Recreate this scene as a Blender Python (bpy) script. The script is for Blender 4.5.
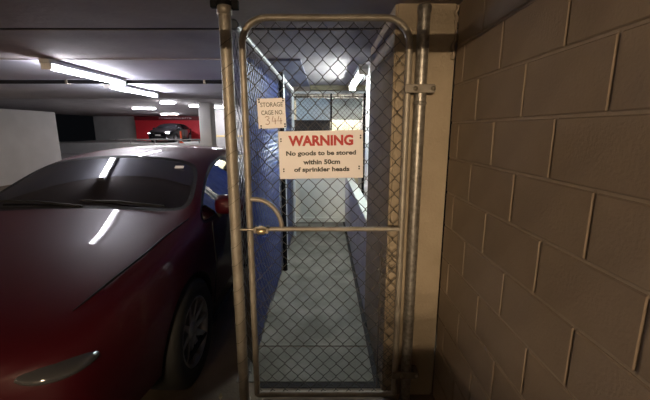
import bpy, bmesh, math, random
from mathutils import Vector, Matrix
random.seed(7)
for o in list(bpy.data.objects): bpy.data.objects.remove(o, do_unlink=True)
S = bpy.context.scene
C = S.collection
PI = math.pi

# ------------------------------------------------------------------ camera, world, exposure
cam_d = bpy.data.cameras.new('camera'); cam = bpy.data.objects.new('camera', cam_d); C.objects.link(cam)
cam.location = (0, 0, 1.53); cam.rotation_euler = (math.radians(90 - 11.3), 0, 0)
cam_d.sensor_width = 36; cam_d.lens = 36 * 350 / 650; cam_d.clip_start = 0.02; cam_d.clip_end = 100
S.camera = cam
w = bpy.data.worlds.new('world'); S.world = w; w.use_nodes = True
w.node_tree.nodes['Background'].inputs[0].default_value = (0.5, 0.55, 0.7, 1)
w.node_tree.nodes['Background'].inputs[1].default_value = 0.004
S.view_settings.view_transform = 'Standard'; S.view_settings.look = 'None'
S.view_settings.gamma = 1; S.view_settings.use_curve_mapping = False
S.view_settings.exposure = 0.0
WARM = (1.0, 0.74, 0.47); COOL = (0.93, 1.0, 0.96); PALE = (0.95, 0.93, 1.0)
L_ENTRY, L_CORR, L_REAR, L_PARK, L_NEAR = 1350, 150, 190, 330, 300

# ------------------------------------------------------------------ materials
def mat(name, col, rough=0.6, metal=0.0, col2=None, scale=8.0, bump=0.0, bscale=60.0, spec=0.5, coat=0.0, detail=6, emit=0, ecol=None, stretch=None, lo=0.35, hi=0.7, ior=None):
    m = bpy.data.materials.new(name); m.use_nodes = True
    n = m.node_tree.nodes; l = m.node_tree.links; b = n['Principled BSDF']
    b.inputs['Base Color'].default_value = (*col, 1)
    b.inputs['Roughness'].default_value = rough; b.inputs['Metallic'].default_value = metal
    b.inputs['Specular IOR Level'].default_value = spec
    b.inputs['Coat Weight'].default_value = coat
    if ior: b.inputs['IOR'].default_value = ior
    if emit:
        b.inputs['Emission Color'].default_value = (*(ecol or col), 1); b.inputs['Emission Strength'].default_value = emit
    tc = n.new('ShaderNodeTexCoord'); mp = n.new('ShaderNodeMapping'); l.new(tc.outputs['Object'], mp.inputs[0])
    if stretch: mp.inputs['Scale'].default_value = stretch
    if col2:
        t = n.new('ShaderNodeTexNoise'); t.inputs['Scale'].default_value = scale; t.inputs['Detail'].default_value = detail
        l.new(mp.outputs[0], t.inputs['Vector'])
        r = n.new('ShaderNodeValToRGB'); l.new(t.outputs['Fac'], r.inputs[0])
        r.color_ramp.elements[0].position = lo; r.color_ramp.elements[1].position = hi
        r.color_ramp.elements[0].color = (*col, 1); r.color_ramp.elements[1].color = (*col2, 1)
        l.new(r.outputs[0], b.inputs['Base Color'])
    if bump:
        t = n.new('ShaderNodeTexNoise'); t.inputs['Scale'].default_value = bscale; t.inputs['Detail'].default_value = 5
        l.new(mp.outputs[0], t.inputs['Vector'])
        bp = n.new('ShaderNodeBump'); bp.inputs['Strength'].default_value = bump; bp.inputs['Distance'].default_value = 0.01
        l.new(t.outputs['Fac'], bp.inputs['Height']); l.new(bp.outputs[0], b.inputs['Normal'])
    return m
M = {}
M['ceiling'] = mat('ceiling_paint', (.31, .285, .285), .85, 0, (.41, .38, .38), 2.2, .25, 25)
M['soffit'] = mat('soffit_paint', (.42, .43, .50), .7, 0, (.50, .51, .57), 2.0, .2, 25)
M['panel_dark'] = mat('drop_panel_dark_paint', (.10, .11, .16), .7, 0, (.14, .15, .21), 3)
M['joint'] = mat('sealant', (.012, .011, .012), .8)
M['floor'] = mat('floor_concrete', (.15, .115, .08), .85, 0, (.23, .18, .13), 3.0, .3, 30)
M['floor_in'] = mat('corridor_concrete', (.135, .135, .112), .85, 0, (.26, .26, .225), 3.4, .3, 40)
M['column'] = mat('rendered_concrete', (.29, .235, .165), .8, 0, (.37, .305, .22), 4.0, .25, 70)
M['block'] = mat('painted_block', (.235, .18, .13), .85, 0, (.28, .215, .155), 6.0, .15, 110)
M['mortar'] = mat('mortar', (.29, .23, .172), .85, 0, (.33, .265, .20), 20.0, .3, 90)
M['pipe'] = mat('galvanised_pipe', (.22, .205, .185), .42, .7, (.40, .38, .345), 48.0, .15, 60)
M['pipe_old'] = mat('weathered_pipe', (.30, .27, .225), .5, .45, (.40, .37, .32), 16.0, .2, 70)
M['wire'] = mat('galvanised_wire', (.15, .138, .12), .5, .55)
M['wire_bright'] = mat('bright_wire', (.22, .23, .25), .3, .85)
M['dark_steel'] = mat('dark_steel', (.009, .009, .011), .75, 0, spec=.15)
M['zinc_rail'] = mat('zinc_rail', (.42, .43, .44), .4, .5)
M['white_steel'] = mat('white_steel', (.66, .70, .72), .4, .2)
M['bolt'] = mat('zinc_bolt', (.30, .27, .22), .35, .85)
M['strap'] = mat('dull_strap', (.16, .14, .115), .55, .4, (.24, .215, .18), 20)
M['brass'] = mat('brass', (.62, .50, .30), .3, .8)
M['sign'] = mat('sign_board', (.90, .86, .88), .45, 0, (.92, .88, .90), 3)
M['sign_red'] = mat('sign_red_ink', (.50, .012, .014), .55)
M['sign_black'] = mat('sign_black_ink', (.02, .018, .018), .5)
M['sign_grey'] = mat('sign_grey_ink', (.15, .145, .125), .6)
M['sign_pen'] = mat('faded_marker', (.26, .13, .095), .6)
M['tarp'] = mat('blue_tarpaulin', (.007, .040, .26), .45, 0, (.013, .065, .34), 9.0, .9, 24, spec=.5)
M['paint'] = mat('dark_red_car_paint', (.040, .0012, .0045), .5, 0, spec=.2, coat=.3)
M['paint_black'] = mat('black_car_paint', (.012, .012, .015), .2, .2, coat=1.0)
M['glass'] = mat('tinted_glass', (.008, .008, .010), .04, 0, spec=.6, ior=1.7)
M['trim'] = mat('black_trim', (.010, .010, .011), .6, spec=.15)
M['rubber'] = mat('tyre_rubber', (.014, .014, .014), .75)
M['alloy'] = mat('alloy_wheel', (.34, .34, .36), .3, .85)
M['lens'] = mat('headlight_lens', (.07, .072, .078), .08, .3, coat=1)
M['lens_on'] = mat('headlight_lit', (1, 1, 1), .3, 0, emit=14, ecol=(.95, .97, 1))
M['plate'] = mat('number_plate', (.6, .6, .57), .5)
M['white'] = mat('white_plastic', (.78, .78, .78), .45)
M['lampbody'] = mat('lamp_body', (.52, .53, .55), .45)
M['low_wall'] = mat('low_wall_render', (.40, .40, .46), .75, 0, (.50, .50, .54), 4, .25, 50)
M['sheet'] = mat('pale_sheet', (.58, .64, .60), .55, 0, (.68, .73, .70), 3)
M['sheet_blue'] = mat('blue_grey_sheet', (.42, .52, .60), .4)
M['cream'] = mat('cream_wall', (.78, .74, .58), .8)
M['crate'] = mat('dark_cabinet', (.035, .035, .04), .6)
M['lintel'] = mat('olive_steel', (.16, .15, .09), .6, 0, (.2, .19, .12), 8)
M['red'] = mat('red_hoarding', (.85, .04, .06), .5)
M['dark_red'] = mat('dark_red_band', (.22, .012, .018), .5)
M['orange'] = mat('orange_plastic', (.85, .13, .04), .5)
M['yellow'] = mat('yellow_line', (.62, .48, .20), .6)
M['pale'] = mat('pale_concrete', (.60, .59, .57), .8, 0, (.68, .67, .65), 1.5)
M['grey'] = mat('grey_concrete', (.34, .33, .32), .8, 0, (.42, .41, .40), 1.5)
M['leaf'] = mat('dry_leaf', (.30, .22, .10), .8)
def tube_mat(name, col, s): return mat(name, col, .4, 0, emit=s, ecol=col)

# ------------------------------------------------------------------ mesh helpers
class MB:
    def __init__(s): s.v = []; s.f = []; s.sm = []
    def add(s, vs, fs, smooth=False):
        k = len(s.v); s.v += [tuple(p) for p in vs]; s.f += [tuple(i + k for i in f) for f in fs]; s.sm += [smooth] * len(fs); return s
    def box(s, x0, x1, y0, y1, z0, z1, b=0.0):
        if b <= 0:
            vs = [(x, y, z) for z in (z0, z1) for y in (y0, y1) for x in (x0, x1)]
            return s.add(vs, [(0, 2, 3, 1), (4, 5, 7, 6), (0, 1, 5, 4), (2, 6, 7, 3), (0, 4, 6, 2), (1, 3, 7, 5)])
        bm = bmesh.new(); bmesh.ops.create_cube(bm, size=1)
        for v in bm.verts: v.co = Vector(((x0 + x1) / 2 + v.co.x * (x1 - x0), (y0 + y1) / 2 + v.co.y * (y1 - y0), (z0 + z1) / 2 + v.co.z * (z1 - z0)))
        bmesh.ops.bevel(bm, geom=bm.edges[:], offset=b, segments=1, affect='EDGES')
        bm.verts.index_update(); vs = [tuple(v.co) for v in bm.verts]; fs = [tuple(v.index for v in f.verts) for f in bm.faces]; bm.free()
        return s.add(vs, fs)
    def tube(s, pts, r, n=14, caps=True, closed=False):
        pts = [Vector(p) for p in pts]; N = len(pts); rings = []
        rr = r if isinstance(r, (list, tuple)) else [r] * N
        up = None
        for i, p in enumerate(pts):
            if closed: t = (pts[(i + 1) % N] - pts[i - 1])
            else: t = pts[min(i + 1, N - 1)] - pts[max(i - 1, 0)]
            t.normalize()
            if up is None:
                up = Vector((0, 0, 1)) if abs(t.z) < .9 else Vector((1, 0, 0))
            a = t.cross(up); a.normalize(); up = a.cross(t); up.normalize()
            rings.append([p + (a * math.cos(2 * PI * k / n) + up * math.sin(2 * PI * k / n)) * rr[i] for k in range(n)])
        vs = [q for R in rings for q in R]; fs = []
        for i in range(N if closed else N - 1):
            j = (i + 1) % N
            for k in range(n): fs.append((i * n + k, i * n + (k + 1) % n, j * n + (k + 1) % n, j * n + k))
        s.add(vs, fs, n > 5)
        if caps and not closed:
            s.add([rings[0][k] for k in range(n)], [tuple(range(n))[::-1]]); s.add([rings[-1][k] for k in range(n)], [tuple(range(n))])
        return s
    def lathe(s, prof, n=24, axis='Z', c=(0, 0, 0)):
        vs = []; fs = []; m = len(prof)
        for k in range(n):
            a = 2 * PI * k / n
            for (r, h) in prof:
                x, y, z = r * math.cos(a), r * math.sin(a), h
                if axis == 'X': x, y, z = h, r * math.cos(a), r * math.sin(a)
                if axis == 'Y': x, y, z = r * math.cos(a), h, r * math.sin(a)
                vs.append((x + c[0], y + c[1], z + c[2]))
        for k in range(n):
            for i in range(m - 1): fs.append((k * m + i, ((k + 1) % n) * m + i, ((k + 1) % n) * m + i + 1, k * m + i + 1))
        return s.add(vs, fs, True)
    def mesh(s, name):
        me = bpy.data.meshes.new(name); me.from_pydata(s.v, [], s.f)
        me.polygons.foreach_set('use_smooth', s.sm); me.validate(); me.update()
        bm = bmesh.new(); bm.from_mesh(me); bmesh.ops.recalc_face_normals(bm, faces=bm.faces); bm.to_mesh(me); bm.free()
        return me
    def build(s, name, m, parent=None, loc=None): return link(name, s.mesh(name), m, parent, loc)
def link(name, me, m, parent=None, loc=None):
    o = bpy.data.objects.new(name, me); C.objects.link(o)
    if m is not None and not me.materials: me.materials.append(M[m] if isinstance(m, str) else m)
    if parent: o.parent = parent
    if loc: o.location = loc
    return o
def empty(name, loc=(0, 0, 0)):
    o = bpy.data.objects.new(name, None); o.location = loc; o.empty_display_size = .1; C.objects.link(o); return o
def tag(o, label=None, cat=None, group=None, kind=None):
    if label: o['label'] = label
    if cat: o['category'] = cat
    if group: o['group'] = group
    if kind: o['kind'] = kind
    return o
def struct(o): o['kind'] = 'structure'; return o
def copy_tree(o, parent=None):
    c = o.copy(); C.objects.link(c); c.parent = parent
    for ch in list(o.children): copy_tree(ch, c)
    return c
def arc(cx, cz, r, a0, a1, n, y=0): return [(cx + r * math.cos(a0 + (a1 - a0) * i / n), y, cz + r * math.sin(a0 + (a1 - a0) * i / n)) for i in range(n + 1)]
def chain_link(width, height, W=.0726, H=.081, r=.0019, keep=None, phase=0.0, xphase=0.0):
    """woven zigzag wires in the local XZ plane, x 0..width, z 0..height"""
    b = MB(); hw = W / 2; hh = H / 2; kn = .0022
    nw = int(width / hw) + 2; ns = int(height / hh) + 2
    def piece(p, q):
        t0, t1 = 0.0, 1.0; d = q - p
        for c, lo, hi in ((0, 0, width), (2, 0, height)):
            if abs(d[c]) < 1e-6:
                if not lo <= p[c] <= hi: return
                continue
            ta, tb = (lo - p[c]) / d[c], (hi - p[c]) / d[c]
            if ta > tb: ta, tb = tb, ta
            t0 = max(t0, ta); t1 = min(t1, tb)
        if t1 - t0 < .02: return
        p, q = p + d * t0, p + d * t1
        if keep and not (keep(p.x, p.z) and keep(q.x, q.z) and keep((p.x + q.x) / 2, (p.z + q.z) / 2)): return
        b.tube([p, q], r, 4, False)
    for i in range(-2, nw):
        for j in range(-2, ns):
            odd = (i + j) % 2
            x0 = (i + (1 if odd else 0)) * hw + xphase; x1 = (i + (0 if odd else 1)) * hw + xphase
            z0 = j * hh + phase; z1 = z0 + hh; y = r * (1 if odd else -1)
            over = .0012 * (1 if x1 > x0 else -1)
            piece(Vector((x0 - over, y, z0 + kn)), Vector((x1 + over, y, z1 - kn)))
            piece(Vector((x1 + over, y, z1 - kn)), Vector((x1 + over, -y, z1 + kn)))
    return b
def text_mesh(txt, width, height=None, bold=0.0, depth=.0008):
    cu = bpy.data.curves.new('lettering', 'FONT'); cu.body = txt; cu.size = 1; cu.offset = bold; cu.extrude = 0.01; cu.resolution_u = 3
    o = bpy.data.objects.new('lettering', cu); C.objects.link(o)
    dg = bpy.context.evaluated_depsgraph_get(); dg.update()
    me = bpy.data.meshes.new_from_object(o.evaluated_get(dg)); bpy.data.objects.remove(o, do_unlink=True)
    xs = [v.co.x for v in me.vertices]; ys = [v.co.y for v in me.vertices]
    sx = width / (max(xs) - min(xs)); sy = sx if height is None else height / (max(ys) - min(ys))
    cx, cy = (max(xs) + min(xs)) / 2, (max(ys) + min(ys)) / 2
    for v in me.vertices:
        v.co = Vector(((v.co.x - cx) * sx, -(v.co.z / 0.01) * depth, (v.co.y - cy) * sy))
    me.materials.clear(); me.name = 'lettering'
    return me

# ------------------------------------------------------------------ the setting
CZ = 2.115
struct(MB().box(-9, 1.5, -9, 12, -.3, 0).build('floor', 'floor'))
struct(MB().box(-.55, .300, 1.90, 2.255, -.01, .006, .002).build('corridor_slab', 'floor_in'))
struct(MB().box(-.55, .300, 2.268, 5.75, -.01, .006, .002).build('corridor_slab', 'floor_in'))
struct(MB().box(-.40, .336, 1.852, 1.897, -.01, .003).build('dark_floor_strip', 'joint'))  # flush dark strip across the gate threshold
struct(MB().box(.302, .336, 1.90, 5.75, -.01, .003).build('dark_floor_strip', 'joint'))  # shade in the gap beside the low wall, painted as a dark strip
cl = struct(MB().box(-9, 3, -9, 2.20, CZ, CZ + .25).build('ceiling', 'ceiling'))
MB().box(-9, 3, 2.25, 6.8, CZ, CZ + .25).build('slab', 'ceiling', cl)
MB().box(-9, 3, 2.17, 2.28, CZ + .006, CZ + .20).build('expansion_joint', 'joint', cl)
MB().box(-9, -.52, 3.10, 6.75, CZ - .008, CZ + .02).build('drop_panel', 'soffit', cl)
MB().box(-.515, -.205, 3.10, 4.85, CZ - .018, CZ + .02).build('drop_panel_dark', 'panel_dark', cl)  # corridor part of the drop panel, split off and coloured darker
struct(MB().box(-20, -1.2, 6.8, 31, 2.69, 2.9).build('ceiling_far_bay', 'ceiling'))
struct(MB().box(-20, -1.2, 12, 23.5, -.3, .0).build('floor_far_bay', 'grey'))
struct(MB().box(-20, -1.2, 23.5, 31, -.3, .66).build('raised_deck', 'pale'))
struct(MB().box(-20, -1.0, 31, 31.3, 0, 2.9).build('wall_far', 'pale'))
struct(MB().box(-5.95, -1.2, 19.0, 19.3, 0, 2.69).build('wall_bay', 'grey'))
struct(MB().box(-9.2, -9, -9, 12, 0, CZ).build('wall_left', 'pale'))
struct(MB().box(-9, 1.5, -9.2, -9, 0, CZ).build('wall_behind', 'grey'))
struct(MB().box(-1.2, -1.06, 6.8, 31, 0, 2.9).build('wall_bay_side', 'grey'))

# block wall on the right: mortar core with each block proud of it
BX = .632
wr = struct(MB().box(BX + .006, BX + .18, -1.6, 1.80, 0, CZ).build('wall_right', 'mortar'))
def blk(l, h): return MB().box(-.0, .10, -l / 2 + .004, l / 2 - .004, -h / 2 + .004, h / 2 - .004, .004).mesh('block')
cache = {}
zs = [0.0] + [.158 + .176 * k for k in range(0, 12)]; zs = [z for z in zs if z < CZ - .03] + [CZ]
for k in range(len(zs) - 1):
    z0, z1 = zs[k], zs[k + 1]; off = 1.512 if k % 2 == 1 else 1.688
    e = off - .352 * 9
    while e < 1.80:
        a, b_ = max(e, -1.5), min(e + .352, 1.80); e += .352
        if b_ - a < .03: continue
        key = (round(b_ - a, 3), round(z1 - z0, 3))
        if key not in cache:
            cache[key] = blk(*key); cache[key].materials.append(M['block'])
        link('block', cache[key], None, wr, (BX + random.uniform(0, .0015), (a + b_) / 2, (z0 + z1) / 2))

# blade column with a chipped top corner
bm = bmesh.new(); bmesh.ops.create_cube(bm, size=1)
for v in bm.verts: v.co = Vector((.484 + v.co.x * .296, 2.27 + v.co.y * .94, CZ / 2 + v.co.z * CZ))
bmesh.ops.bevel(bm, geom=[e for e in bm.edges if abs(e.verts[0].co.z - e.verts[1].co.z) > 1], offset=.012, segments=2, affect='EDGES')
me = bpy.data.meshes.new('concrete_column'); bm.to_mesh(me); bm.free()
col = struct(link('concrete_column', me, 'column'))
# ragged plaster edge between column and blocks near the ceiling
pb = MB(); pts = []
random.seed(3)
for i in range(15): pts.append((.624 + random.uniform(-.013, .004), 1.794 - random.uniform(0, .010), 1.865 + .24 * i / 14))
pb.tube(pts, [.004 + random.uniform(0, .007) for _ in pts], 6)
pb.build('plaster_crack', 'mortar', col)
# low wall in line with the column, its pale cap, and the far end of the corridor
lw = struct(MB().box(.336, .425, 2.74, 5.75, 0, .80).build('wall_low', 'low_wall'))
MB().box(.331, .430, 2.742, 5.75, .80, .82, .003).build('coping', 'sheet', lw)
struct(MB().box(.7, .78, 2.74, 7.42, 0, CZ).build('wall_side_cage', 'low_wall'))
struct(MB().box(-1.0, .7, 7.34, 7.42, 0, CZ).build('wall_rear', 'cream'))
struct(MB().box(-1.06, -1.0, 5.7, 7.34, 0, CZ).build('wall_rear_side', 'grey'))
struct(MB().box(-.2, .7, 4.86, 4.96, 2.055, CZ).build('trim_1', 'lintel'))
we = struct(MB().box(-1.0, .336, 5.752, 5.80, 0, 1.46).build('wall_end', 'sheet'))
MB().box(-.55, .30, 5.715, 5.752, .006, .085, .006).build('kerb', 'sheet', we)

# ------------------------------------------------------------------ gate, posts, fence
GY = 1.75
gate = empty('cage_gate', (0, GY, .02))
tag(gate, 'tubular steel chain link cage gate carrying two white signs', 'gate')
def gl(b, name, m, parent=gate):     # geometry given in world coordinates, stored relative to the gate
    o = b.build(name, m, parent); o.data.transform(Matrix.Translation((0, -GY, -.02))); return o
xl, xr, zt, zb, R = -.388, .395, 2.038, .047, .115
path = arc(xl + R, zt - R, R, PI, PI / 2, 8, GY) + arc(xr - R, zt - R, R, PI / 2, 0, 8, GY)
path = [(xl, GY, zb + .0)] + [(xl, GY, .5), (xl, GY, 1.0), (xl, GY, 1.5)] + path + [(xr, GY, 1.5), (xr, GY, 1.0), (xr, GY, .5), (xr, GY, zb)]
gl(MB().tube(path, .0165, 14), 'frame', 'pipe_old')
gl(MB().tube([(xl, GY, zb), (xr, GY, zb)], .0165, 14), 'bottom_rail', 'pipe_old')
gl(MB().tube([(xl + .10, GY, 1.027), (xr, GY, 1.027)], .0125, 12), 'middle_rail', 'pipe_old')
hx, hz, hr = xl + .0, 1.03, .155
gl(MB().tube([(xl + .0, GY, 1.185), (xl + .03, GY, 1.184)] + [(xl + .03 + .135 * math.sin(a), GY, 1.03 + .154 * math.cos(a)) for a in [PI / 2 * i / 9 for i in range(1, 10)]], .0125, 12), 'hand_guard', 'pipe_old')
def keep(x, z):
    X, Z = x + xl, z + zb
    if Z > 1.03 and X < xl + .165 and ((X - xl - .03) / .135) ** 2 * (1 if X > xl + .03 else 0) + ((Z - 1.03) / .154) ** 2 < 1: return False
    for cx, sx in ((xl + R, -1), (xr - R, 1)):
        if (X - cx) * sx > 0 and Z > zt - R and math.hypot(X - cx, Z - zt + R) > R: return False
    return True
net = chain_link(xr - xl, zt - zb, keep=keep, phase=.012 - .022, xphase=-.022)
net.v = [(v[0] + xl, v[1] + GY + .004, v[2] + zb) for v in net.v]
tag(gl(net, 'chain_link_mesh', 'wire'), kind='stuff')
# offcut of mesh wired behind the hinge side, low down
st = chain_link(.085, .84, W=.06, H=.066, r=.0016); st.v = [(v[0] + .300, v[1] + GY + .03, v[2] + .06) for v in st.v]
mo = tag(gl(st, 'mesh_offcut', 'wire'), kind='stuff')
gl(MB().tube([(.302, GY + .028, .92), (.299, GY + .03, .90), (.299, GY + .03, .06)], .0032, 6), 'edge_wire', 'wire', mo)
# slide latch
lt = gl(MB().box(-.365, -.290, GY - .022, GY - .012, 1.035, 1.043).box(-.365, -.357, GY - .022, GY + .02, 1.01, 1.043).box(-.302, -.290, GY - .022, GY + .02, 1.008, 1.043), 'latch', 'bolt')
gl(MB().tube([(-.4335, GY - .012, 1.027), (-.285, GY - .012, 1.027)], .0075, 10), 'latch_bolt', 'bolt', lt)
gl(MB().lathe([(0, -.026), (.010, -.026), (.017, -.014), (.017, .014), (.010, .026), (0, .026)], 14, 'X', (-.328, GY - .016, 1.020)), 'padlock_body', 'brass', lt)
gl(MB().tube([(-.345, GY - .016, 1.022)] + [(-.328 + .017 * math.cos(a), GY - .016, 1.030 + .016 * math.sin(a)) for a in [PI - PI * i / 6 for i in range(7)]] + [(-.311, GY - .016, 1.022)], .004, 8), 'padlock_shackle', 'bolt', lt)
# hinge straps on the right
PXR, PXL, PR = .4575, -.4625, .0285
for z in (1.722, .19):
    b = MB().box(xr - .020, PXR + .058, GY - PR - .0065, GY - PR - .0005, z - .020, z + .020, .002)
    b.box(xr - .020, PXR + .058, GY + PR + .0005, GY + PR + .0065, z - .020, z + .020, .002)
    b.box(PXR + .036, PXR + .064, GY - PR - .004, GY + PR + .004, z - .017, z + .017, .002)
    hs = gl(b, 'hinge_strap', 'strap')
    for x in (xr + .030, PXR + .050):
        gl(MB().lathe([(0, -.016), (.006, -.016), (.010, -.011), (.010, 0), (.010, .004), (0, .004)], 8, 'Y', (x, GY - PR - .004, z)), 'bolt', 'bolt', hs)

def post(x, y, r, h, label, m, name='gate_post'):
    o = MB().tube([(0, 0, z) for z in (0, h * .25, h * .5, h * .75, h)], r, 20).build(name, m, None, (x, y, 0))
    tag(o, label, 'post'); return o
pr_ = post(PXR, GY, PR, 2.082, 'galvanised gate post with domed cap and hinge clamps, beside the concrete column', 'pipe')
MB().lathe([(PR + .003, 2.060), (PR + .0035, 2.084), (PR - .001, 2.093), (.012, 2.097), (0, 2.098)], 20).build('cap', 'pipe', pr_)
MB().lathe([(PR, 1.648), (PR + .004, 1.650), (PR + .004, 1.662), (PR, 1.664)], 20).build('collar', 'pipe', pr_)
pl_ = post(PXL, GY, PR, CZ, 'weathered gate post reaching the ceiling next to the parked red car', 'pipe_old')
MB().lathe([(PR, 2.050), (PR + .005, 2.053), (PR + .005, 2.083), (PR + .003, 2.086), (PR + .003, CZ - .004)], 20).build('sleeve', 'pipe_old', pl_)
clb = MB().box(-.062, -.034, -.012, .012, 2.080, 2.112, .002).box(.034, .066, -.012, .012, 2.072, 2.112, .002)
clb.lathe([(PR + .004, 2.088), (PR + .010, 2.089), (PR + .010, 2.106), (PR + .004, 2.107)], 16)
clb.build('ceiling_clamp', 'dark_steel', pl_)
MB().lathe([(PR, 0), (PR + .006, 0.002), (PR + .006, .012), (PR, .014)], 20).build('foot_ring', 'pipe_old', pl_)
tw = MB().tube([((PR + .0016) * math.cos(a), (PR + .0016) * math.sin(a), .022 * math.cos(a - .2)) for a in [2 * PI * i / 18 for i in range(18)]], .0015, 5, closed=True).mesh('tie_wire')
tw.materials.append(M['wire'])
for i in range(17):
    o = link('tie_wire', tw, None, pl_, (0, 0, .16 + i * .112 + random.uniform(-.02, .02))); o.rotation_euler = (0, 0, random.uniform(-.5, .5))

# side fence in two bays, running back from the left post
FX = -.445
def side_fence(y0, y1, ztop, label, mpost, mrail, mwire, far_post, near_post, W=.0726, H=.081, r=.0019):
    root = empty('side_fence', (FX, y0, 0)); tag(root, label, 'fence')
    if near_post: MB().tube([(0, 0, 0), (0, 0, ztop + .03)], .020, 12).build('post', near_post, root)
    MB().tube([(0, y1 - y0, 0), (0, y1 - y0, ztop + (.06 if far_post == 'dark_steel' else .03))], .030 if far_post == 'dark_steel' else .022, 12).build('post', far_post, root)
    MB().tube([(0, 0, ztop), (0, y1 - y0, ztop)], .021, 12).build('top_rail', mrail, root)
    n = chain_link(y1 - y0, ztop - .05, W, H, r); n.v = [(v[1] - .012, v[0], v[2] + .05) for v in n.v]
    tag(n.build('chain_link_mesh', mwire, root), kind='stuff')
    return root
f1 = side_fence(1.845, 3.66, 2.034, 'chain link side fence with black end post, backed by dark blue tarpaulin', 'dark_steel', 'zinc_rail', 'wire_bright', 'dark_steel', None)
MB().lathe([(.020, -.015), (.024, -.014), (.024, .03), (.020, .031)], 14, 'Y', (0, 0, 2.034)).build('rail_end', 'wire_bright', f1)
f2 = side_fence(3.83, 4.95, 2.065, 'pale framed chain link panel at the far end of the corridor side', 'white_steel', 'white_steel', 'wire_bright', 'white_steel', 'white_steel')
def tarp(y0, y1, z0, z1, x, label, amp, seed):
    b = MB(); ny, nz = 56, 60; vs = []
    rnd = random.Random(seed); ph = [rnd.uniform(0, 6.28) for _ in range(8)]
    for i in range(ny + 1):
        for j in range(nz + 1):
            u, t = i / ny, j / nz; y = y0 + (y1 - y0) * u; z = z0 + (z1 - z0) * t
            d = amp * (.5 * math.sin(9 * u + 5 * t + ph[0]) + .35 * math.sin(23 * u - 7 * t + ph[1]) + .22 * math.sin(41 * t + 13 * u + ph[2]) + .18 * math.sin(60 * u + 31 * t + ph[3]) + .12 * math.sin(95 * u - 66 * t + ph[4]))
            vs.append((x + d, y, z - .02 * math.sin(PI * (u * 5 % 1)) * (t == 0 or t == 1)))
    n = nz + 1; fs = [(i * n + j, (i + 1) * n + j, (i + 1) * n + j + 1, i * n + j + 1) for i in range(ny) for j in range(nz)]
    b.add(vs, fs, True)
    o = b.build('blue_tarpaulin', 'tarp'); md = o.modifiers.new('thickness', 'SOLIDIFY'); md.thickness = .003
    return tag(o, label, 'tarpaulin')
tarp(2.12, 3.63, .05, 1.985, FX - .034, 'large wrinkled dark blue tarpaulin hung behind the first fence bay', .010, 1)
tarp(3.86, 4.92, .06, 2.02, FX - .034, 'brighter blue tarpaulin filling the pale far fence panel', .010, 2)

# end fence across the corridor
ef = empty('end_fence', (0, 5.0, 0)); tag(ef, 'pale railed chain link screen closing the far end of the corridor', 'fence')
MB().tube([(-.425, 0, 2.036), (.60, 0, 2.036)], .018, 12).build('top_rail', 'white_steel', ef)
MB().tube([(-.425, 0, 1.976), (.60, 0, 1.976)], .008, 10).build('lower_rail', 'dark_steel', ef)
for x, m_, r in ((.086, 'dark_steel', .012), (.545, 'dark_steel', .018)):
    MB().tube([(x, 0, 0 if x > .4 else 1.50), (x, 0, 2.036)], r, 12).build('post', m_, ef)
n = chain_link(1.0, .53, .06, .066, .0016); n.v = [(v[0] - .42, v[1] - .01, v[2] + 1.50) for v in n.v]
tag(n.build('chain_link_mesh', 'wire', ef), kind='stuff')
MB().tube([(-.425, 0, 1.50), (.60, 0, 1.50)], .012, 10).build('bottom_rail', 'white_steel', ef)
tag(MB().box(-.40, .078, 5.025, 5.035, 1.667, 1.965, .002).build('sheet_panel', 'sheet_blue'), 'blue grey sheet fixed high on the end screen', 'panel')
tag(MB().box(.095, .52, 5.025, 5.035, 1.667, 1.965, .002).build('sheet_panel', 'sheet'), 'whitish sheet fixed high on the end screen', 'panel')
cab = MB().box(-.62, .085, 6.0, 6.45, 0, 1.70, .01).build('storage_cabinet', 'crate'); tag(cab, 'dark storage cabinet behind the end screen, above the warning sign', 'cabinet')
for x in (-.44, -.09): MB().box(x - .165, x + .165, 5.985, 6.0, .06, 1.66, .004).build('door', 'crate', cab)
MB().box(-.275, -.255, 5.97, 5.985, .9, 1.05, .003).build('handle', 'bolt', cab)
wp = MB().tube([(.500, 4.0, 0), (.500, 4.0, 1.0), (.500, 4.0, CZ)], .045, 20).build('drain_pipe', 'white'); tag(wp, 'white drain pipe standing beyond the column, under the corridor lamp', 'pipe')
for z in (.86, 1.95): MB().lathe([(.045, z), (.050, z + .003), (.050, z + .05), (.045, z + .053)], 20, 'Z', (.500, 4.0, 0)).build('pipe_socket', 'white', wp)

# ------------------------------------------------------------------ signs
def sign(name, cx, cz, wd, ht, rot, label, holes):
    o = MB().box(-wd / 2, wd / 2, -.0015, .0015, -ht / 2, ht / 2, .0008).build(name, 'sign', None, (cx, GY - .009, cz))
    o.rotation_euler = (0, rot, 0); tag(o, label, 'sign')
    hb = MB().box(-.0035, .0035, -.0022, .0022, -.009, -.002, .001).box(-.0035, .0035, -.0022, .0022, .002, .009, .001).mesh('tie'); hb.materials.append(M['dark_steel'])
    for (x, z) in holes: link('tie', hb, None, o, (x, -.0015, z))
    return o
ws = sign('warning_sign', -.0195, 1.410, .415, .2345, -.018, 'WARNING sign in red and black lettering about goods near sprinkler heads', [(-.195, .075), (.195, .085), (-.187, -.073), (.188, -.066)])
def line(parent, txt, wd, ht, x, z, m, bold, label=None):
    o = link('lettering', text_mesh(txt, wd, ht, bold), m, parent, (x, -.0021, z))
    if label: o['label'] = label
    return o
line(ws, 'WARNING', .318, .052, -.000, .070, 'sign_red', .045, 'red heading WARNING')
line(ws, 'No goods to be stored', .345, .0295, .0, .006, 'sign_black', .04)
line(ws, 'within 50cm', .183, .0245, .002, -.0345, 'sign_black', .04)
line(ws, 'of sprinkler heads', .276, .0295, .002, -.0745, 'sign_black', .04)
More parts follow.
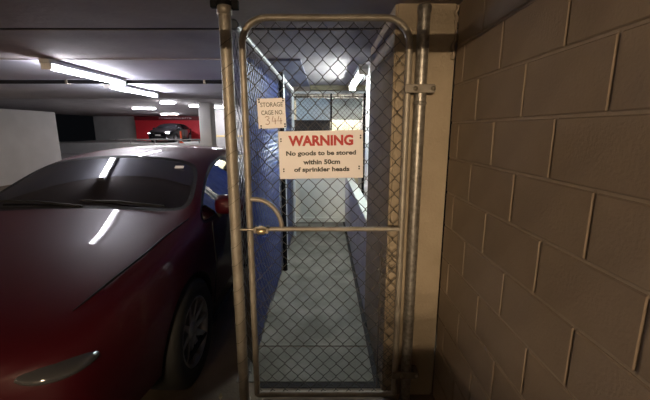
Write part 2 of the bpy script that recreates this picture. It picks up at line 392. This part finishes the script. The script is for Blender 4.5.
ns = sign('cage_number_sign', -.2575, 1.609, .135, .141, -.035, 'small square sign reading STORAGE CAGE NO. 344', [(-.057, .060), (.058, .063), (-.055, -.063), (.061, -.058)])
line(ns, 'STORAGE', .108, .021, .002, .041, 'sign_grey', .012)
line(ns, 'CAGE NO.', .106, .021, .003, .004, 'sign_grey', .012)
pen = MB()
def stroke(pts, ox):
    pen.tube([(ox + x * .024, -.0022, -.052 + z * .038) for x, z in pts], .0017, 5)
stroke([(.05, .9), (.35, 1), (.8, .95), (.85, .75), (.4, .55), (.8, .45), (.9, .2), (.55, 0), (.05, .08)], -.034)
for ox in (-.002, .026):
    stroke([(.35, 1), (.05, .4), (.95, .42)], ox); stroke([(.7, .75), (.68, 0)], ox)
o = pen.build('handwritten_number', 'sign_pen', ns); o['label'] = 'handwritten 344'

# ------------------------------------------------------------------ lamps
def batten(x, y, z, length, along, colr, s, label, cat='ceiling lamp', group=None, twin=False, drop=0.0):
    """fluorescent batten: body against the ceiling, bare tubes below"""
    r = empty('fluorescent_lamp', (x, y, z)); tag(r, label, cat, group)
    h = length / 2
    MB().box(-.045, .045, -h - .02, h + .02, -.035, drop, .006).build('lamp_body', 'lampbody', r)
    tm = tube_mat('lit_tube', colr, s)
    for dx in ((-.025, .025) if twin else (0,)):
        t = MB().tube([(dx, -h, -.062), (dx, h, -.062)], .015, 10).build('tube', tm, r)
    for e in (-1, 1): MB().box(-.04, .04, e * h - .012, e * h + .012, -.082, -.03, .003).build('lamp_holder', 'white', r)
    if CZ - .07 < z < CZ - .03:
        for e in (-.4, .4): MB().tube([(0, e * h, 0), (0, e * h, CZ - z)], .008, 8).build('stem', 'lampbody', r)
    if along == 'X': r.rotation_euler = (0, 0, PI / 2)
    return r
for y in (-6.0, -6.8, -7.6):
    batten(-1.2, y, CZ, 1.2, 'X', WARM, L_ENTRY, 'warm fluorescent lamp on the ceiling beyond the added grey car', group='warm lamps facing the gate')
batten(.325, 3.72, CZ - .045, 1.2, 'Y', COOL, L_CORR, 'bright white fluorescent lamp at the end of the cage corridor')
batten(.2, 7.1, CZ, 1.0, 'X', (1, .95, .8), L_REAR, 'added lamp hidden in the room behind the end screen')  # unseen lamp, added to brighten the cream rear wall
batten(-2.6, 4.97, CZ - .012, 1.2, 'Y', PALE, L_NEAR, 'white fluorescent lamp on the ceiling behind the dark conduit, over the red car')
batten(-2.3, 3.6, CZ - .012, 1.1, 'Y', PALE, L_NEAR * .4, 'white fluorescent lamp on the ceiling in front of the dark conduit, over the red car')
for x, y in ((-6.5, 15.0), (-6.05, 17.0), (-5.15, 17.9)):
    batten(x, y, 2.69, .62, 'X', PALE, L_PARK, 'short twin tube lamp in the far parking bay', group='lamps in the far parking bay', twin=True)
batten(-9.5, 19.0, 2.69, 1.2, 'X', PALE, L_PARK, 'long twin tube lamp in the far parking bay', twin=True)
batten(-11.0, 25.5, 2.69, 1.2, 'X', PALE, L_PARK, 'long twin tube lamp over the raised parking deck', twin=True)

# sprinkler pipe crossing in front of the gate, above the viewer; its shadow falls on posts and column
sp = MB().tube([(-4.5, .80, 1.953), (BX - .002, .80, 1.953)], .037, 16).build('sprinkler_pipe', 'pipe'); tag(sp, 'sprinkler pipe slung under the ceiling in front of the gate', 'pipe')
for x in (-3.4, -1.7, -.05):
    MB().tube([(x, .80, 1.98), (x, .80, CZ)], .005, 8).lathe([(.037, -.012), (.041, -.012), (.041, .012), (.037, .012)], 16, 'X', (x, .80, 1.953)).build('hanger', 'bolt', sp)
cd = MB().tube([(-8.9, 4.27, CZ - .034), (-1.15, 4.27, CZ - .034)], .022, 12).build('conduit', 'dark_steel'); tag(cd, 'dark conduit running along the ceiling above the red car', 'conduit')
for x in (-7, -5, -3, -1.4): MB().box(x - .012, x + .012, 4.24, 4.30, CZ - .060, CZ - .012, .002).build('saddle', 'bolt', cd)

# ------------------------------------------------------------------ car
def make_car(x, y, label):
    root = empty('parked_car', (x, y, 0)); tag(root, label, 'car')
    def st(v, zb, xs, xm, zm, xh, zh, p5, p6, p7, p8, z9):
        q = lambda z: z if z < .95 else .95 + (z - .95) * .89
        p5, p6, p7, p8 = [(a, q(b)) for a, b in (p5, p6, p7, p8)]; z9 = q(z9)
        return v, [(0, zb), (xs - .10, zb), (xs, zb + .09), (xm, zm), (xh, zh), p5, p6, p7, p8, (0, z9)]
    T = [st(0.00, .24, .58, .62, .50, .58, .64, (.52, .665), (.44, .68), (.35, .69), (.18, .70), .70),
         st(0.10, .20, .72, .765, .52, .72, .69, (.66, .725), (.57, .745), (.46, .755), (.24, .77), .775),
         st(0.45, .19, .80, .845, .56, .815, .77, (.765, .82), (.68, .845), (.56, .86), (.30, .875), .88),
         st(0.90, .19, .83, .875, .60, .85, .84, (.81, .89), (.74, .92), (.63, .935), (.33, .95), .955),
         st(1.22, .19, .83, .872, .60, .862, .850, (.842, .900), (.805, .955), (.76, .985), (.42, 1.02), 1.035),
         st(1.50, .19, .83, .872, .60, .862, .850, (.845, .898), (.735, 1.115), (.69, 1.145), (.38, 1.195), 1.21),
         st(1.82, .19, .83, .872, .60, .862, .853, (.847, .902), (.675, 1.265), (.63, 1.305), (.35, 1.36), 1.38),
         st(2.15, .19, .83, .872, .60, .862, .860, (.847, .908), (.65, 1.325), (.60, 1.365), (.33, 1.405), 1.42),
         st(2.45, .19, .83, .872, .60, .862, .868, (.846, .915), (.645, 1.34), (.595, 1.38), (.33, 1.418), 1.433),
         st(2.53, .19, .83, .872, .60, .862, .870, (.846, .917), (.644, 1.34), (.594, 1.38), (.33, 1.418), 1.433),
         st(3.00, .19, .83, .872, .61, .862, .885, (.844, .932), (.64, 1.325), (.59, 1.37), (.33, 1.405), 1.42),
         st(3.40, .19, .83, .872, .62, .860, .905, (.840, .955), (.645, 1.275), (.595, 1.33), (.33, 1.37), 1.385),
         st(3.72, .19, .83, .870, .62, .852, .945, (.825, .995), (.68, 1.18), (.62, 1.24), (.34, 1.29), 1.305),
         st(4.12, .20, .80, .845, .62, .825, .950, (.79, .985), (.73, 1.005), (.67, 1.03), (.36, 1.06), 1.075),
         st(4.36, .24, .74, .785, .60, .76, .92, (.72, .96), (.66, .98), (.58, .995), (.30, 1.01), 1.015),
         st(4.45, .30, .62, .66, .58, .62, .86, (.58, .89), (.52, .90), (.44, .91), (.22, .915), .92)]
    bm = bmesh.new(); rows = []
    for v, ps in T:
        ring = [bm.verts.new((px, v, pz)) for px, pz in ps]
        left = [bm.verts.new((-px, v, pz)) for px, pz in ps[1:-1]]
        rows.append(ring + left[::-1])
    K = len(rows[0]); kinds = {}
    # material slots: 0 paint, 1 glass, 2 trim, 3 liner
    for i in range(len(rows) - 1):
        for k in range(K):
            f = bm.faces.new((rows[i][k], rows[i][(k + 1) % K], rows[i + 1][(k + 1) % K], rows[i + 1][k])); f.smooth = True
            kk = k if k < 9 else K - 1 - k
            f.material_index = 0
            if kk == 5 and 5 <= i <= 7: f.material_index = 1
            if kk == 5 and i == 4: f.material_index = 1
            if kk == 5 and i == 8: f.material_index = 2
            if kk == 5 and 9 <= i <= 10: f.material_index = 1
            if kk in (7, 8) and i in (4, 5): f.material_index = 1
            if kk in (7, 8) and i == 12: f.material_index = 1
            if kk in (0, 1): f.material_index = 2
    bm.faces.new(rows[0][::-1]).smooth = True; bm.faces.new(rows[-1]).smooth = True
    bmesh.ops.recalc_face_normals(bm, faces=bm.faces)
    groups = []
    for sgn in (1, -1):
        groups.append([f for f in bm.faces if f.material_index == 1 and f.calc_center_median().x * sgn > .6 and f.calc_center_median().y < 2.48])
        groups.append([f for f in bm.faces if f.material_index == 1 and f.calc_center_median().x * sgn > .6 and f.calc_center_median().y > 2.48])
    used = set(f for g in groups for f in g)
    rest = [f for f in bm.faces if f.material_index == 1 and f not in used]
    groups.append([f for f in rest if f.calc_center_median().y < 2]); groups.append([f for f in rest if f.calc_center_median().y > 3])
    cr = bm.edges.layers.float.new('crease_edge')
    for g in groups:
        r = bmesh.ops.inset_region(bm, faces=g, thickness=.026, depth=-.004, use_even_offset=True)
        for f in r['faces']: f.material_index = 2; f.smooth = True
    for e in bm.edges:
        ms = set(f.material_index for f in e.link_faces)
        if len(ms) > 1: e[cr] = .9
    me = bpy.data.meshes.new('car_shell'); bm.to_mesh(me); bm.free()
    for k in ('paint', 'glass', 'trim', 'rubber'): me.materials.append(M[k])
    o = bpy.data.objects.new('car_shell', me); C.objects.link(o)
    ss = o.modifiers.new('s', 'SUBSURF'); ss.levels = 2; ss.render_levels = 2
    cut = MB()
    for v in (.90, 3.58):
        for s in (1, -1): cut.lathe([(0, .62 * s), (.355, .62 * s), (.355, 1.0 * s), (0, 1.0 * s)], 40, 'X', (0, v, .33))
    co = cut.build('arch_cutter', 'rubber')
    bo = o.modifiers.new('b', 'BOOLEAN'); bo.operation = 'DIFFERENCE'; bo.object = co; bo.solver = 'EXACT'; bo.material_mode = 'TRANSFER'
    dg = bpy.context.evaluated_depsgraph_get(); dg.update()
    ev = bpy.data.meshes.new_from_object(o.evaluated_get(dg))
    slot = [m.name if m else '' for m in ev.materials]
    bpy.data.objects.remove(o, do_unlink=True); bpy.data.objects.remove(co, do_unlink=True)
    def pick(test):
        b = bmesh.new(); b.from_mesh(ev); b.faces.ensure_lookup_table()
        bmesh.ops.delete(b, geom=[f for f in b.faces if not test(f)], context='FACES')
        m2 = bpy.data.meshes.new('p'); 
        for f in b.faces: f.material_index = 0; f.smooth = True
        b.to_mesh(m2); b.free(); return m2
    def isd(name): return lambda f: slot[f.material_index] == M[name].name
    link('body', pick(isd('paint')), 'paint', root)
    for sg in (1, -1):
        for lo, hi in ((0, 2.2), (2.2, 5)):
            link('wheel_arch_lining', pick(lambda f: isd('rubber')(f) and f.calc_center_median().x * sg > 0 and lo < f.calc_center_median().y < hi), 'rubber', root)
    link('window_trim', pick(isd('trim')), 'trim', root)
    g = isd('glass')
    link('windscreen', pick(lambda f: g(f) and f.calc_center_median().y < 1.9 and abs(f.calc_center_median().x) < .72 and f.normal.z > .6), 'glass', root)
    link('rear_window', pick(lambda f: g(f) and f.calc_center_median().y > 3.45), 'glass', root)
    for s in (1, -1):
        link('front_side_window', pick(lambda f: g(f) and f.calc_center_median().x * s > .5 and f.calc_center_median().y < 2.48 and f.normal.z <= .6), 'glass', root)
        link('rear_side_window', pick(lambda f: g(f) and f.calc_center_median().x * s > .5 and 2.48 < f.calc_center_median().y < 3.45), 'glass', root)
    # wheels
    def wheel(s, v):
        wo = MB().lathe([(.205, -.10), (.225, -.105), (.29, -.108), (.318, -.09), (.322, -.04), (.322, .04), (.318, .09), (.29, .108), (.225, .105), (.205, .10), (.205, -.10)], 40, 'X').build('wheel', 'rubber', root, (s * .755, v, .322))
        rm = MB().lathe([(.207, -.09), (.213, -.10), (.213, .098), (.207, .104), (.196, .100), (.190, .05), (.19, -.09)], 40, 'X')
        for k in range(10):
            a = 2 * PI * k / 10
            ca, sa = math.cos(a), math.sin(a); ta, tb = -sa, ca
            def P(rad, off, xx): return (xx, rad * ca + off * ta, rad * sa + off * tb)
            rm.add([P(.045, -.022, .075), P(.045, .022, .075), P(.195, .014, .098), P(.195, -.014, .098), P(.045, -.022, .045), P(.045, .022, .045), P(.195, .014, .07), P(.195, -.014, .07)],
                   [(0, 1, 2, 3), (4, 7, 6, 5), (0, 4, 5, 1), (1, 5, 6, 2), (2, 6, 7, 3), (3, 7, 4, 0)])
        rm.lathe([(0, .088), (.03, .088), (.055, .078), (.058, .04)], 20, 'X')
        r = rm.build('rim', 'alloy', wo)
        MB().lathe([(0, .02), (.19, .02), (.19, -.06), (0, -.06)], 32, 'X').build('brake_disc', 'dark_steel', wo)
        if s < 0: wo.rotation_euler = (0, 0, PI)
        return wo
    for v in (.90, 3.58):
        for s in (1, -1): wheel(s, v)
    # mirrors
    for s in (1, -1):
        b = bmesh.new(); bmesh.ops.create_icosphere(b, subdivisions=3, radius=1)
        for vv in b.verts:
            c = vv.co; sq = lambda t, p: math.copysign(abs(t) ** p, t)
            vv.co = Vector((sq(c.x, .6) * .112, (sq(c.y, .8) * .085 if c.y < 0 else c.y * .03), sq(c.z, .6) * .070 * (1 - .18 * c.x * s)))
        for f in b.faces: f.smooth = True
        mm = bpy.data.meshes.new('mirror'); b.to_mesh(mm); b.free()
        mo_ = link('mirror', mm, 'paint', root, (s * .935, 1.52, .985))
        MB().tube([(-s * .06, 0, -.04), (-s * .085, .0, -.085), (-s * .10, 0, -.09)], [.022, .020, .026], 8).build('mirror_arm', 'trim', mo_)
        MB().box(-.085, .085, .020, .032, -.05, .05, .004).build('mirror_glass', 'glass', mo_)
    # nose
    for s in (1, -1):
        hb = bmesh.new(); bmesh.ops.create_icosphere(hb, subdivisions=3, radius=1)
        for vv in hb.verts: vv.co = Vector((vv.co.x * .15, vv.co.y * .15, vv.co.z * .045))
        for f in hb.faces: f.smooth = True
        mh = bpy.data.meshes.new('headlight'); hb.to_mesh(mh); hb.free()
        h = link('headlight', mh, 'lens', root, (s * .60, .175, .655)); h.rotation_euler = (0, 0, s * .55)
    MB().box(-.42, .42, -.025, .08, .34, .46, .02).build('grille', 'trim', root)
    MB().box(-.185, .185, -.035, -.02, .47, .575, .004).build('number_plate', 'plate', root)
    # shut lines and door handles
    for s in (1, -1):
        for v in (1.30, 2.49):
            MB().tube([(s * .842, v, .30), (s * .876, v, .60), (s * .863, v, .905)], .004, 5).build('door_gap', 'trim', root)
        MB().tube([(s * .872, 2.22, .80), (s * .893, 2.25, .802), (s * .893, 2.37, .804), (s * .872, 2.40, .806)], .011, 8).build('door_handle', 'paint', root)
        MB().tube([(s * .835, .75, .205), (s * .845, 1.25, .20), (s * .845, 3.2, .20)], .018, 8).build('sill', 'trim', root)
    for s in (1, -1):
        MB().tube([(s * .60, .28, .792), (s * .655, .45, .846), (s * .70, .70, .893), (s * .715, .90, .923), (s * .755, 1.16, .962)], .0055, 5).build('bonnet_gap', 'trim', root)
    for s in (-.30, .25):
        MB().tube([(s + .32, 1.24, 1.03), (s, 1.27, 1.055), (s - .28, 1.30, 1.055)], .008, 6).build('wiper', 'trim', root)
    return root
car = make_car(-1.645, 1.05, 'dark red parked car with ten spoke alloy wheels beside the cage gate')
stk = MB().box(-.035, .035, -.001, .001, -.014, .014).build('registration_sticker', 'white', car, (.50, 1.70, 1.245)); stk.rotation_euler = (-.9, 0, 0)
c2 = copy_tree(car); c2.location = (-11.55, 24.6, .66); c2['label'] = 'black parked car with a lit headlight in front of the red hoarding'
for ch in c2.children:
    if ch.data.materials and ch.data.materials[0] in (M['paint'], M['lens']):
        nm = 'paint_black' if ch.data.materials[0] == M['paint'] else 'lens_on'
        ch.material_slots[0].link = 'OBJECT'; ch.material_slots[0].material = M[nm]
    if ch.name.startswith('registration_sticker'): bpy.data.objects.remove(ch, do_unlink=True)
M['paint_grey'] = mat('grey_car_paint', (.10, .10, .11), .3, .3, coat=.7)
shade_car = copy_tree(car); shade_car.location = (-.45, -.9, 0); shade_car.rotation_euler = (0, 0, PI); shade_car['label'] = 'added unseen grey car behind the viewer, blocking lamplight'  # unseen car, added to block lamplight low on gate, column and floor
for ch in shade_car.children:
    if ch.data.materials and ch.data.materials[0] == M['paint']:
        ch.material_slots[0].link = 'OBJECT'; ch.material_slots[0].material = M['paint_grey']
    if ch.name.startswith('registration_sticker'): bpy.data.objects.remove(ch, do_unlink=True)

# ------------------------------------------------------------------ far parking bay
rh = MB().box(-16, -9.75, 30.2, 30.4, .66, 2.66).build('red_hoarding', 'red'); tag(rh, 'bright red hoarding wall behind the black car', 'wall panel')
MB().box(-16, -9.75, 30.12, 30.2, 2.34, 2.66).build('header_band', 'dark_red', rh)
MB().box(-10.4, -10.1, 30.14, 30.2, .66, 2.34).build('dark_strip', 'dark_steel', rh)
lt_ = MB(); random.seed(5); x = -13.9
while x < -11.2:
    w_ = random.uniform(.08, .16); lt_.box(x, x + w_ * .35, 30.10, 30.12, 2.44, 2.58); lt_.box(x, x + w_, 30.10, 30.12, 2.44 if random.random() < .5 else 2.54, 2.47 if random.random() < .5 else 2.58); x += w_ + .07
o = lt_.build('faded_lettering', 'white', rh)
pc = MB().box(-5.48, -4.95, 15.6, 16.2, 0, 2.69, .03).build('concrete_pillar', 'pale'); struct(pc)
MB().box(-5.85, -1.3, 18.985, 19.0, 1.17, 1.26).build('yellow_stripe', 'yellow', bpy.data.objects['wall_bay'])
bl = MB().lathe([(0, 0), (.16, 0), (.16, .04), (.075, .07), (.07, .45), (.072, .75), (.06, .80), (0, .81)], 16).build('bollard', 'orange', None, (-9.72, 24.0, .66)); tag(bl, 'orange safety bollard on the raised deck by the black car', 'bollard')
MB().lathe([(.073, .14), (.076, .15), (.076, .30), (.073, .31)], 16).build('reflective_band', 'white', bl)
gr = empty('guard_rail', (0, 23.7, .66)); tag(gr, 'low dark guard rail along the raised deck edge', 'rail')
MB().tube([(-14, 0, .25), (-8.3, 0, .25)], .045, 10).build('rail', 'grey', gr)
for x in (-13, -11.4, -9.8, -8.4): MB().tube([(x, 0, 0), (x, 0, .25)], .04, 8).build('upright', 'grey', gr)

# dry leaves on the floor by the tyre
lf = MB().add([(0, -.012, 0), (.03, 0, .006), (0, .012, 0), (-.03, 0, .004), (0, 0, -.0)], [(0, 1, 4), (1, 2, 4), (2, 3, 4), (3, 0, 4)]).mesh('dry_leaf'); lf.materials.append(M['leaf'])
for x, y in ((-.80, 1.63), (-.70, 1.72), (-.66, 1.66), (-.78, 1.70), (-.61, 1.78)):
    o = link('dry_leaf', lf, None, None, (x, y, .001)); o.rotation_euler = (0, 0, random.uniform(0, 6)); tag(o, 'small dry leaf on the floor by the front tyre', 'leaf', 'dry leaves by the tyre')
